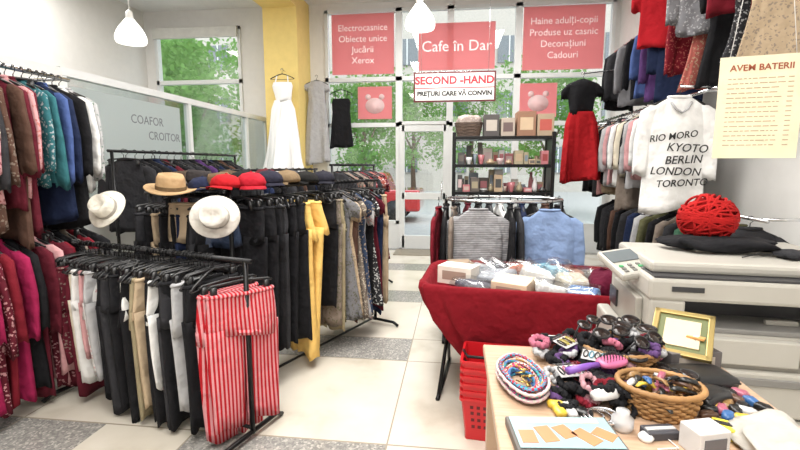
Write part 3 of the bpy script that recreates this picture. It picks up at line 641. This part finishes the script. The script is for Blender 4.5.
# ------------------------------------------------------------------ copier
cp = top('photocopier', 'light grey office photocopier with paper drawers', 'photocopier', (1.27, 2.19, 0), -.08); cp.scale = (1, 1, 1.06)
g1 = mat('copier_grey', (.33, .315, .28), .4, var=.02); g2 = mat('copier_light', (.42, .405, .365), .4, var=.02); g3 = mat('copier_dark', (.03, .03, .033), .4); g4 = mat('copier_mid', (.2, .195, .185), .4, var=.02)
def PB(nm, c, sz, m, bv=.012): return B(nm, c, sz, m, parent=cp, bevel=bv)
PB('cabinet', (0, 0, .415), (.88, .6, .71), g1); PB('base', (0, 0, .04), (.8, .56, .06), g3)
for i, z in enumerate((.17, .36, .55)):
    PB('drawer', (.02, -.31, z), (.8, .03, .18), g2); PB('drawer_handle', (.02, -.328, z+.05), (.3, .012, .03), g4, .004)
    PB('paper_gauge', (.33, -.327, z), (.03, .006, .09), g3, .002)
PB('front_cover', (-.14, -.31, .71), (.5, .03, .1), g2, .006); PB('front_cover', (.27, -.31, .71), (.3, .03, .1), g1, .006); PB('cover_latch', (.27, -.327, .72), (.08, .006, .02), g3, .002)
PB('output_bay', (.02, .1, .835), (.66, .4, .12), g3); PB('column', (-.37, 0, .835), (.14, .6, .12), g2); PB('column', (.4, 0, .835), (.1, .6, .12), g2)
PB('paper_tray', (0, -.14, .78), (.64, .3, .02), g4, .004); PB('output_back', (0, .27, .835), (.84, .06, .12), g1); PB('paper_stop', (.1, -.2, .8), (.12, .02, .02), g1, .004)
PB('scanner', (0, 0, .935), (.89, .61, .09), g2, .015); PB('scanner_seam', (0, -.005, .983), (.85, .58, .008), g3, .002); PB('scanner_lid', (0, .03, 1.008), (.84, .52, .045), g2, .015); PB('feeder', (.1, .15, 1.04), (.5, .24, .03), g1, .01)
PB('start_button', (.38, -.307, .94), (.04, .008, .02), mat('green_button', (.08, .35, .15), .4), .003); PB('badge', (-.3, -.307, .94), (.12, .004, .02), g3, .001)
a = MB(); a.box((0, 0, 0), (.22, .22, .035), rx=.3, ry=-.12); a.make('control_panel', g2, cp, (-.45, -.06, .99), rz=.35, smooth=False, bevel=.012)
a = MB(); a.box((-.03, .03, .027), (.14, .09, .004), rx=.3, ry=-.12); a.make('screen', mat('lcd', (.13, .15, .16), .15), cp, (-.45, -.06, .99), rz=.35, smooth=False)
for i in range(12):
    bx_, by_ = -.08+.04*(i % 4), -.045-.02*(i//4)
    a = MB(); a.box((bx_, by_, .02+by_*.3+bx_*.12), (.018, .012, .006), rx=.3); a.make('button', g4 if i % 6 else mat('green_button', (.08, .35, .15), .4), cp, (-.45, -.06, .99), rz=.35, smooth=False)
PB('bypass_tray', (-.5, .0, .58), (.06, .4, .3), g2); PB('side_cover', (-.455, -.05, .78), (.03, .36, .2), g1, .006); PB('side_vent', (-.475, .1, .8), (.01, .12, .08), g3, .002)
a = MB(); q = random.Random(2)
for i in range(30):
    a0 = q.random()*6; t0 = q.random()*pi; ax = Vector((sin(t0)*cos(a0), sin(t0)*sin(a0), cos(t0))); u, w_ = frame(ax)
    a.tube([(u*cos(k*pi/12)+w_*sin(k*pi/12))*.092+Vector((0, 0, .085)) for k in range(24)], .005, 5, True)
a.lathe([(.001, -.0), (.06, .02), (.084, .06), (.086, .09), (.06, .145), (.001, .165)], n=20, sx=1, sy=1)
yb_ = a.make('yarn_ball', cloth((.4, .012, .012)), loc=(1.25, 2.4, 1.125), label='red ball of knitting yarn on the copier', cat='yarn'); yb_.scale = (1.4, 1.3, 1.3)
a = MB(); puff(a, (0, 0, .0), (.46, .22, .06), 8, .6, 36, amp=.11); a.make('folded_cloth', cloth(C['black']), loc=(1.26, 2.28, 1.13), rz=-.1, label='crumpled black cloth on the copier lid', cat='cloth')
a = MB(); puff(a, (0, 0, .0), (.2, .1, .035), 9, .6, 24, amp=.12); a.make('folded_cloth', cloth(C['charcoal']), loc=(1.5, 2.14, 1.11), rz=.3, label='small dark cloth on the copier lid', cat='cloth')
a = MB(); a.tube([(0, 0, 0), (.1, .05, .01), (.2, -.02, .004), (.3, .03, .006), (.42, .0, .003)], .003, 6); a.make('cable', BLKP, loc=(1.25, 2.1, 1.1), label='thin black cable lying on the copier lid', cat='cable')
sh = top('paper_sign', 'yellowed paper price list with red-brown heading hung up', 'sign', (1.31, 2.2, 1.75), -.22)
B('sheet', (0, 0, 0), (.31, .003, .44), mat('aged_paper', (.72, .66, .47), .7), parent=sh)
br = mat('brown_ink', (.3, .07, .03), .6); br2 = mat('faded_ink', (.42, .3, .2), .6)
text('AVEM BATERII', .037, br, (0, -.003, .17), FR, sh, bold=.0005)
q = random.Random(4); a = MB()
for i in range(15):
    x = -.12; z = .125-i*.0205
    while x < .07:
        l = q.uniform(.008, .03); a.box((x+l/2, -.002, z), (l, .001, .0035)); x += l+.006
    a.box((.11, -.002, z), (.02, .001, .0035))
a.make('printed_lines', br2, sh, smooth=False)
a = MB()
for x in (-.12, .12): a.tube([(x, 0, .21), (x*.3, .02, .9)], .0015, 5)
a.tube([(0, .02, .9), (0, .02, H-1.75)], .002, 5); a.make('string', WHT, sh)
a = MB(); a.box((0, 0, 0), (.13, .012, .3)); a.tube([(-.05, 0, .15), (-.03, 0, .25), (.03, 0, .25), (.05, 0, .15)], .004, 6); a.make('plastic_bag', PLASTIC, loc=(1.83, 3.3, 1.95), smooth=False, label='clear plastic bag hanging beside the price sheet', cat='bag')

# ------------------------------------------------------------------ table
TZ = .85
tb = top('table', 'light wood counter table covered with accessories', 'table', (.49, .98, 0))
wm, nt, b = nodes('light_wood'); tc = nt.nodes.new("ShaderNodeTexCoord"); mp = nt.nodes.new("ShaderNodeMapping"); mp.inputs['Scale'].default_value = (2, 25, 2)
nn = nt.nodes.new("ShaderNodeTexNoise"); nn.inputs['Scale'].default_value = 4; nt.links.new(tc.outputs['Object'], mp.inputs[0]); nt.links.new(mp.outputs[0], nn.inputs['Vector'])
nt.links.new(ramp(nt, nn.outputs[0], [(.3, (.4, .26, .17)), (.7, (.5, .35, .24))]), b.inputs['Base Color']); b.inputs['Roughness'].default_value = .4
B('table_top', (0, 0, TZ-.015), (.76, 1.24, .03), wm, parent=tb, bevel=.004)
for x in (-.34, .34):
    for y in (-.57, .57): B('leg', (x, y, .41), (.05, .05, .82), wm, parent=tb, bevel=.003)
B('apron', (0, .59, .77), (.66, .02, .1), wm, parent=tb); B('apron', (-.35, 0, .77), (.02, 1.1, .1), wm, parent=tb)
hb = top('beaded_headbands', 'oval coil of colourful beaded headbands', 'headbands', (.205, 1.3, TZ), .15)
cols = [(.06, .3, .45), (.5, .05, .2), (.6, .55, .48), (.08, .12, .35), (.5, .28, .08), (.4, .03, .06), (.05, .3, .25), (.6, .4, .45)]
q = random.Random(6)
for i in range(22):
    r = .034+.0048*(i % 8); z = .006+.007*(i//3)*(.4+.6*(i % 8)/8); a = MB(); ph = q.random()*6
    a.tube([((r+.002*sin(k*pi*1.1+i))*1.0*cos(k*pi/24), (r*1.9)*sin(k*pi/24), z+.004*sin(3*k*pi/24+ph)) for k in range(48)], [.0055 if k % 2 else .004 for k in range(48)], 6, True)
    a.make('headband', cloth(cols[i % 8], 'check', cols[(i+3) % 8], 3.), hb)
for i in range(5):
    a = MB(); r_ = .014; a.tube([(r_*cos(k*pi/10), r_*sin(k*pi/10), 0) for k in range(20)], .002, 6, True); a.box((.02, 0, 0), (.018, .012, .003))
    a.make('key_ring', mat('brass', (.5, .35, .12), .25, 1.), loc=(.2+.012*(i % 3), 1.24+.02*i, TZ+.04), rot=(q.uniform(-.4, .4), .3, q.random()*6), label='small brass key ring inside the coiled headbands', cat='key ring', group='key rings')
def scrunchie(loc, c, R0=.03, r=.014, tilt=(0, 0, 0), gp='hair scrunchies on the table', lab='ruffled fabric hair scrunchie'):
    a = MB(); n = 48; pts = []; rs = []
    for k in range(n):
        t = 2*pi*k/n; pts.append(((R0+.002*sin(7*t))*cos(t), (R0+.002*cos(5*t))*sin(t), .003*sin(9*t))); rs.append(r*(1+.25*sin(k*pi*.5)+.12*sin(k*1.7)))
    a.tube(pts, rs, 8, True)
    return a.make('hair_scrunchie', cloth(c), loc=loc, rot=tilt, label=lab, cat='hair tie', group=gp)
q = random.Random(15)
sc_cols = [('black', C['black']), ('dusty pink', (.42, .13, .19)), ('black', C['black']), ('white', C['lightgrey']), ('dark red', C['darkred']), ('black', C['black']), ('purple', (.1, .05, .15)), ('black', C['black']), ('light pink', (.5, .28, .31)), ('charcoal', C['charcoal'])]
for i in range(60):
    nm, c_ = sc_cols[i % 10]
    x = .375+q.uniform(-.085, .085); y = 1.37+q.uniform(-.2, .19); lv = i//22
    scrunchie((x, y, TZ+.014+lv*.022), c_, q.uniform(.015, .026), q.uniform(.006, .012), (q.uniform(-.6, .6), q.uniform(-.6, .6), 0), lab=f'{nm} ruffled hair scrunchie in the pile on the table')
# carded hair bands in clear sleeves
for i, (x, y, z, rz_, c_) in enumerate(((.33, 1.27, .066, .3, (.5, .1, .2)), (.42, 1.34, .085, -.4, (.1, .3, .4)), (.36, 1.44, .085, .8, (.6, .5, .1)), (.45, 1.24, .05, .1, (.3, .1, .35)))):
    o = top('hair_band_pack', 'small card of hair bands in a clear plastic sleeve', 'hair accessories', (x, y, TZ+z), rz_, 'carded hair bands'); o.rotation_euler[0] = .2
    a = MB(); a.box((0, 0, 0), (.07, .05, .0015)); a.make('card', mat('card', (.72, .7, .68), .5), o, smooth=False)
    for k in range(4):
        a = MB(); a.tube([(-.024+.016*k+.006*cos(t*pi/8), .017*sin(t*pi/8), .004) for t in range(16)], .002, 5, True); a.make('hair_band', mat('elastic', c_ if k % 2 else (.01, .01, .01), .7), o)
    a = MB(); a.box((0, 0, .004), (.076, .056, .008)); a.make('sleeve', PLASTIC, o, smooth=False)
wicker((.53, 1.44, TZ), .12, .1, .085, .3, 'oval wicker basket full of scrunchies and sunglasses')
wicker((.545, 1.2, TZ), .1, .078, .075, -.15, 'deep oval wicker basket full of hair clips')
for i in range(36):
    nm, c_ = sc_cols[(i*3) % 10]; a0 = q.random()*6.28; r_ = q.random()**.5*.95
    scrunchie((.53+.12*r_*cos(a0), 1.44+.1*r_*sin(a0), TZ+.04+.02*(i//9)), c_, .02, .01, (q.uniform(-.5, .5), q.uniform(-.5, .5), 0), 'hair scrunchies in the wicker basket', f'{nm} hair scrunchie inside the wicker basket')
def sunglasses(loc, rz, rx=-1.2, ry=0.):
    o = top('sunglasses', 'black sunglasses lying among the accessories', 'sunglasses', loc, rz, 'sunglasses on the table'); o.rotation_euler[0] = rx; o.rotation_euler[1] = ry
    m = BLKP; a = MB()
    for s_ in (-1, 1):
        a.tube([(s_*.036+.028*cos(k*pi/10), 0, .024+.02*sin(k*pi/10)*(1.1 if k < 10 else .9)) for k in range(20)], .0035, 6, True)
    a.tube([(-.01, 0, .03), (0, -.002, .034), (.01, 0, .03)], .003, 6); a.make('frame', m, o)
    for s_ in (-1, 1):
        a = MB(); a.lathe([(.027, 0), (.027, .002)], (s_*.036, 0, .024), 20, 1, .74, M=Matrix.Rotation(pi/2, 4, 'X')); a.make('lens', mat('dark_lens', (.02, .012, .01), .05), o)
        a = MB(); a.tube([(s_*.063, 0, .032), (s_*.064, .07, .03), (s_*.058, .12, .012)], .003, 6); a.make('temple', m, o)
for l, rz_, rx_ in (((.5, 1.4, TZ+.12), .4, -1.1), ((.58, 1.47, TZ+.12), -.3, -1.3), ((.47, 1.5, TZ+.12), .9, -1.2), ((.6, 1.37, TZ+.11), .7, -.9), ((.63, 1.32, TZ+.045), -.6, -1.3), ((.56, 1.52, TZ+.12), .1, -1.1), ((.66, 1.28, TZ+.03), 2.2, -1.4), ((.51, 1.31, TZ+.08), .2, -1.2)): sunglasses(l, rz_, rx_)
q = random.Random(31); ccol = [(.6, .42, .05), (.01, .01, .01), (.35, .1, .15), (.5, .5, .5), (.04, .12, .3), (.25, .14, .05), (.01, .01, .01), (.01, .01, .01), (.1, .05, .03)]
for i in range(44):
    a = MB(); a.tube([(-.025, 0, .0), (-.01, 0, .008), (.015, 0, .008), (.03, 0, 0)], [.005, .009, .009, .004], 8, sq=.5); a.box((0, 0, .01), (.03, .012, .004))
    a0 = q.random()*6.28; r_ = q.random()**.5*.8
    a.make('hair_clip', mat('clip_plastic', ccol[i % 9], .3), loc=(.545+.1*r_*cos(a0), 1.2+.078*r_*sin(a0), TZ+.035+.01*(i//8)), rot=(q.uniform(-.4, .4), q.uniform(-.4, .4), q.random()*6), label='small plastic hair clip in the deep wicker basket', cat='hair clip', group='hair clips in the basket')
hbr = top('hairbrush', 'hairbrush with purple handle lying on the scrunchies', 'hairbrush', (.41, 1.27, TZ+.08), .5)
a = MB(); puff(a, (.05, 0, .01), (.1, .06, .025), 3, .8, 20, amp=0); a.make('head', mat('pink_plastic', (.5, .12, .25), .3), hbr)
a = MB(); a.tube([(0, 0, .01), (-.04, 0, .012), (-.11, 0, .01)], [.008, .009, .011], 10); a.make('handle', mat('purple_plastic', (.2, .08, .4), .3), hbr)
a = MB()
for i in range(7):
    for j in range(4): a.tube([(.015+i*.011, -.018+j*.012, .02), (.015+i*.011, -.018+j*.012, .036)], .001, 4)
a.make('bristles', BLKP, hbr)
def card(loc, sz, c, label, rz=0., nm='card_pack', stripe=None): return carton(loc, sz, c, label, rz, nm, None, stripe)
card((.3, 1.55, TZ), (.05, .03, .06), (.7, .68, .58), 'small white and yellow card box on the table', .2, stripe=(.65, .45, .05))
card((.36, 1.575, TZ), (.06, .03, .05), (.7, .7, .68), 'small white card box near the table edge', -.1, stripe=(.4, .1, .1))
bx = card((.265, 1.03, TZ), (.25, .14, .022), (.12, .11, .1), 'flat picture book with teal and orange cover', .1, 'picture_book', (.1, .35, .4))
a = MB(); a.box((.0, 0, .0245), (.235, .125, .001)); a.make('picture', mat('print_base', (.28, .42, .44), .3), bx, smooth=False)
a = MB()
for i in range(5): a.box((-.09+.045*i, -.02+.01*(i % 3), .0255), (.036, .05+.012*(i % 2), .001), rz=.2*i)
a.make('picture_motif', mat('print_orange', (.5, .22, .1), .4), bx, smooth=False)
a = MB(); a.box((.0, .045, .0257), (.19, .02, .001)); a.make('title_band', mat('print_cream', (.65, .6, .5), .4), bx, smooth=False)
lea = mat('black_leather', (.01, .01, .011), .4, bump=.2, bs=120)
a = MB(); puff(a, (0, 0, .02), (.2, .12, .045), 5, .4, 24, amp=.02); a.tube([(-.09, -.055, .025), (.09, -.055, .025)], .003, 6); a.make('handbag', lea, loc=(.73, 1.38, TZ), rz=.1, label='flat black leather bag lying on the table', cat='bag')
a = MB(); puff(a, (0, 0, .03), (.16, .1, .07), 6, .45, 24, amp=.05); a.make('pouch', lea, loc=(.62, 1.56, TZ), rz=-.3, label='small black leather pouch beside the wicker basket', cat='pouch')
a = MB(); puff(a, (0, 0, .02), (.12, .08, .04), 16, .45, 24, amp=.05); a.make('pouch', lea, loc=(.7, 1.26, TZ), rz=.6, label='black folded glasses case on the table', cat='pouch')
carton((.755, 1.53, TZ), (.17, .14, .06), (.1, .09, .09), 'dark cardboard box under the picture frame', .2, stripe=(.4, .35, .3))
pf = top('picture_frame', 'gold and green picture frame leaning on a dark box', 'picture frame', (.71, 1.455, TZ+.05), -.5); pf.rotation_euler[0] = -1.0; pf.scale = (.92,)*3
gd = mat('gold_frame', (.36, .27, .1), .35, .6)
for nm, c_, s_ in (('frame_bar', (0, 0, .01), (.19, .018, .02)), ('frame_bar', (0, 0, .19), (.19, .018, .02)), ('frame_bar', (-.085, 0, .1), (.02, .018, .2)), ('frame_bar', (.085, 0, .1), (.02, .018, .2))): B(nm, c_, s_, gd, parent=pf, bevel=.003)
B('mount', (0, .003, .1), (.15, .006, .165), mat('green_mount', (.13, .15, .06), .6), parent=pf); B('picture', (0, -.002, .1), (.11, .006, .12), mat('cream_print', (.65, .52, .34), .5), parent=pf)
for i in range(5): card((.76+.012*i, 1.575-.01*i, TZ+.062+i*.008), (.12, .05, .007), [(.6, .6, .62), (.5, .15, .1), (.65, .6, .5), (.15, .25, .35), (.6, .3, .1)][i], 'thin booklet stacked behind the picture frame', .5+.1*i, 'booklet')
a = MB(); a.lathe([(.022, 0), (.026, .01), (.026, .03), (.015, .04), (.016, .05), (.001, .052)], n=20); a.make('cream_jar', mat('silver_plastic', (.6, .6, .61), .25, .3), loc=(.42, 1.1, TZ), label='small silver-white jar beside the basket', cat='jar')
a = MB(); a.tube([(-.035, 0, .018), (-.01, 0, .02), (.03, 0, .018), (.05, 0, .016)], [.012, .018, .018, .008], 12); a.make('cream_tube', WHT, loc=(.4, 1.18, TZ+.03), rz=.4, label='small white plastic bottle lying by the scrunchies', cat='bottle')
for i in range(3):
    a = MB(); r_ = .03+.004*i; a.tube([(r_*cos(k*pi/14), r_*sin(k*pi/14), 0) for k in range(28)], .0035, 6, True); a.make('bracelet', CHROME, loc=(.36+.012*i, 1.145-.01*i, TZ+.005+.007*i), label='thin silver bracelet on the table', cat='bracelet', group='silver bracelets')
a = MB(); a.lathe([(.014, 0), (.018, .008), (.012, .016)], n=16); a.tube([(.01, 0, .01), (.05, .01, .004), (.06, -.03, .004), (.01, -.04, .004)], .0015, 5); a.make('earphones', WHT, loc=(.46, 1.06, TZ), label='white earphones with a thin cable on the table', cat='earphones')
card((.575, 1.035, TZ), (.08, .06, .06), (.58, .58, .58), 'small white gift box with a printed label', .3, 'gift_box', (.12, .12, .13))
card((.66, 1.1, TZ), (.06, .05, .03), (.65, .55, .06), 'yellow and black small box on the table', -.4, 'small_box', (.02, .02, .02))
card((.5, 1.08, TZ), (.08, .04, .02), (.05, .05, .06), 'thin black box with silver print on the table', .2, 'small_box', (.5, .5, .5))
for i in range(30):
    c_ = ccol[(i*5+1) % 9]; a = MB(); puff(a, (0, 0, .012), (.045, .028, .024), i, .6, 14)
    a.make('trinket', mat('clip_plastic', c_, .3), loc=(.665+.036*(i % 5)+q.uniform(-.012, .012), 1.13+.034*(i//5)+q.uniform(-.01, .01), TZ+.0), rz=q.random()*3, label='small coloured plastic trinket on the table', cat='trinket', group='trinkets on the table')
for i in range(5):
    a = MB(); puff(a, (0, 0, .01), (.05, .03, .02), i+70, .6, 14)
    a.make('trinket', mat('clip_plastic', ccol[(i*3) % 9], .3), loc=(.28+.03*(i % 3), 1.15+.03*(i//3), TZ), rz=q.random()*3, label='small coloured trinket in front of the headbands', cat='trinket', group='trinkets on the table')
a = MB(); puff(a, (0, 0, .025), (.2, .2, .05), 12, .6, 60, amp=.16); a.make('folded_cloth', cloth((.46, .44, .4)), loc=(.76, 1.05, TZ), rz=.2, label='crumpled white cloth lying on the table', cat='cloth')

# ------------------------------------------------------------------ hats
def fedora(loc, c, label, rot=(0, 0, 0), band=None, s=1.):
    o = top('fedora_hat', label, 'hat', loc, group='hats on the rack'); o.rotation_euler = rot; o.scale = (s,)*3
    m = cloth(c)
    a = MB(); n = 36; rr = []
    for r, z in ((.085, .004), (.15, .0), (.155, .003), (.15, .008), (.088, .012), (.086, .03), (.082, .08), (.07, .105), (.04, .098), (.01, .09)):
        rr.append([(r*1.0*cos(2*pi*k/n), r*.88*sin(2*pi*k/n), z+(.02*abs(cos(2*pi*k/n))**2 if .1 < r else 0)*1-(.02*abs(cos(2*pi*k/n)) if r < .05 else 0)) for k in range(n)])
    a.rings(rr); a.make('crown_and_brim', m, o)
    a = MB(); a.lathe([(.09, .012), (.089, .036)], n=36, sy=.88, cap=(False, False)); a.make('hat_band', cloth(band or tuple(x*.35 for x in c)), o)
def cap(loc, c, label, rz=0., rx=0.):
    o = top('baseball_cap', label, 'cap', loc, rz, 'caps on the rack'); o.rotation_euler[0] = rx
    a = MB(); a.lathe([(.088, 0), (.092, .02), (.082, .05), (.055, .075), (.01, .085)], n=28, sy=1.08); a.lathe([(.008, .084), (.008, .09), (.002, .092)], n=8); a.make('crown', cloth(c), o)
    a = MB(); top_ = []; bot = []
    for k in range(13):
        t = -pi*.85+pi*.7*k/12; top_.append((.085*cos(t), .09*sin(t), .006)); bot.append((.1*cos(t)*.95, .09*sin(t)-.07*abs(sin(t))**2, -.004-.012*abs(cos(t))))
    o_ = len(a.v); a.v += [Vector(p) for p in top_+bot]+[Vector(p)+Vector((0, 0, -.004)) for p in top_+bot]
    for k in range(12):
        a.face((o_+k, o_+k+1, o_+13+k+1, o_+13+k)); a.face((o_+26+k, o_+39+k, o_+39+k+1, o_+26+k+1)); a.face((o_+13+k, o_+14+k, o_+40+k, o_+39+k))
    a.make('visor', cloth(c), o)
fedora((-1.75, 2.6, 1.34), (.42, .28, .15), 'tan felt fedora hat on top of the rack', (.15, .1, .2))
fedora((-2.02, 2.4, 1.24), (.6, .57, .5), 'cream fedora hat tilted against the hanging clothes', (.9, .5, -.5), band=(.3, .28, .25), s=.85)
fedora((-1.38, 2.45, 1.2), (.66, .63, .58), 'white straw hat hanging from the rack end', (1.35, 0, .25), band=(.5, .48, .44), s=.92)
fedora((-1.72, 2.86, 1.36), (.035, .03, .03), 'dark felt hat on top of the rack', (0, .1, .5))
fedora((-2.0, 3.1, 1.36), (.07, .05, .035), 'brown felt hat on top of the rack', (0, -.1, 0), s=.9)
fedora((-1.5, 2.74, 1.36), (.14, .09, .05), 'brown felt hat among the caps on the rack', (.1, -.1, .3), s=.85)
for i, (x, y, z, c_, nm) in enumerate(((-1.62, 2.74, 1.34, (.015, .02, .05), 'navy'), (-1.42, 2.66, 1.36, (.4, .01, .016), 'red'), (-1.3, 2.76, 1.37, (.4, .012, .025), 'bright red'), (-1.42, 2.9, 1.38, (.012, .012, .012), 'black'), (-1.26, 2.95, 1.38, (.02, .02, .035), 'dark'), (-1.55, 2.95, 1.38, (.08, .05, .03), 'brown'), (-1.2, 3.12, 1.38, (.2, .14, .08), 'tan'), (-1.12, 3.3, 1.37, (.012, .012, .012), 'black'), (-1.84, 2.8, 1.34, (.15, .13, .11), 'grey'), (-1.34, 3.08, 1.39, (.1, .01, .015), 'dark red'), (-1.24, 3.3, 1.38, (.04, .04, .05), 'charcoal'), (-1.03, 3.45, 1.37, (.02, .02, .03), 'navy'), (-1.08, 3.62, 1.37, (.1, .08, .06), 'olive'))):
    cap((x, y, z), c_, f'{nm} cap lying on top of the clothes rack', R.uniform(-.6, .9), R.uniform(-.15, .15))

# ------------------------------------------------------------------ lights
def area(nm, loc, sx, sy, e, rot=(0, 0, 0), col=(1, .97, .93)):
    l = D.lights.new(nm, 'AREA'); l.shape = 'RECTANGLE'; l.size = sx; l.size_y = sy; l.energy = e; l.color = col
    o = D.objects.new(nm, l); COL.objects.link(o); o.location = loc; o.rotation_euler = rot
area('ceiling_fill', (-.6, 1.2, 4.1), 1.6, 1.6, 110); area('ceiling_fill', (-.4, 3.4, 4.1), 1.6, 1.6, 130); area('ceiling_fill', (0, 6, 4.1), 1.8, 1.4, 100)  # unseen fill lights added to brighten the interior, no fixtures behind them
area('ceiling_fill', (-4.6, 5, 4.1), 1.4, 1.6, 80); area('ceiling_fill', (-.2, -.8, 4.0), 3, 1.2, 120)  # more added fill, for the side room and behind the camera
su = D.lights.new('sun', 'SUN'); su.energy = 2.2; su.angle = .2; so = D.objects.new('sun', su); COL.objects.link(so); so.rotation_euler = (math.radians(35), math.radians(25), 0)
W = D.worlds.new('World'); S.world = W; W.use_nodes = True; nt = W.node_tree; bg = nt.nodes['Background']
tc = nt.nodes.new("ShaderNodeTexCoord"); sp = nt.nodes.new("ShaderNodeSeparateXYZ"); nt.links.new(tc.outputs['Generated'], sp.inputs[0])
nt.links.new(ramp(nt, sp.outputs[2], [(0, (.95, .96, .97)), (1, (.72, .84, 1))]), bg.inputs[0]); bg.inputs[1].default_value = 2.3

cam = D.cameras.new('Camera'); co = D.objects.new('Camera', cam); COL.objects.link(co); S.camera = co
cam.sensor_width = 36; cam.lens = 20.25; cam.clip_start = .05
co.location = (0, 0, 1.5); co.rotation_euler = (math.radians(90-7.6), 0, math.radians(7))
S.view_settings.view_transform = 'Standard'; S.view_settings.exposure = 0.1
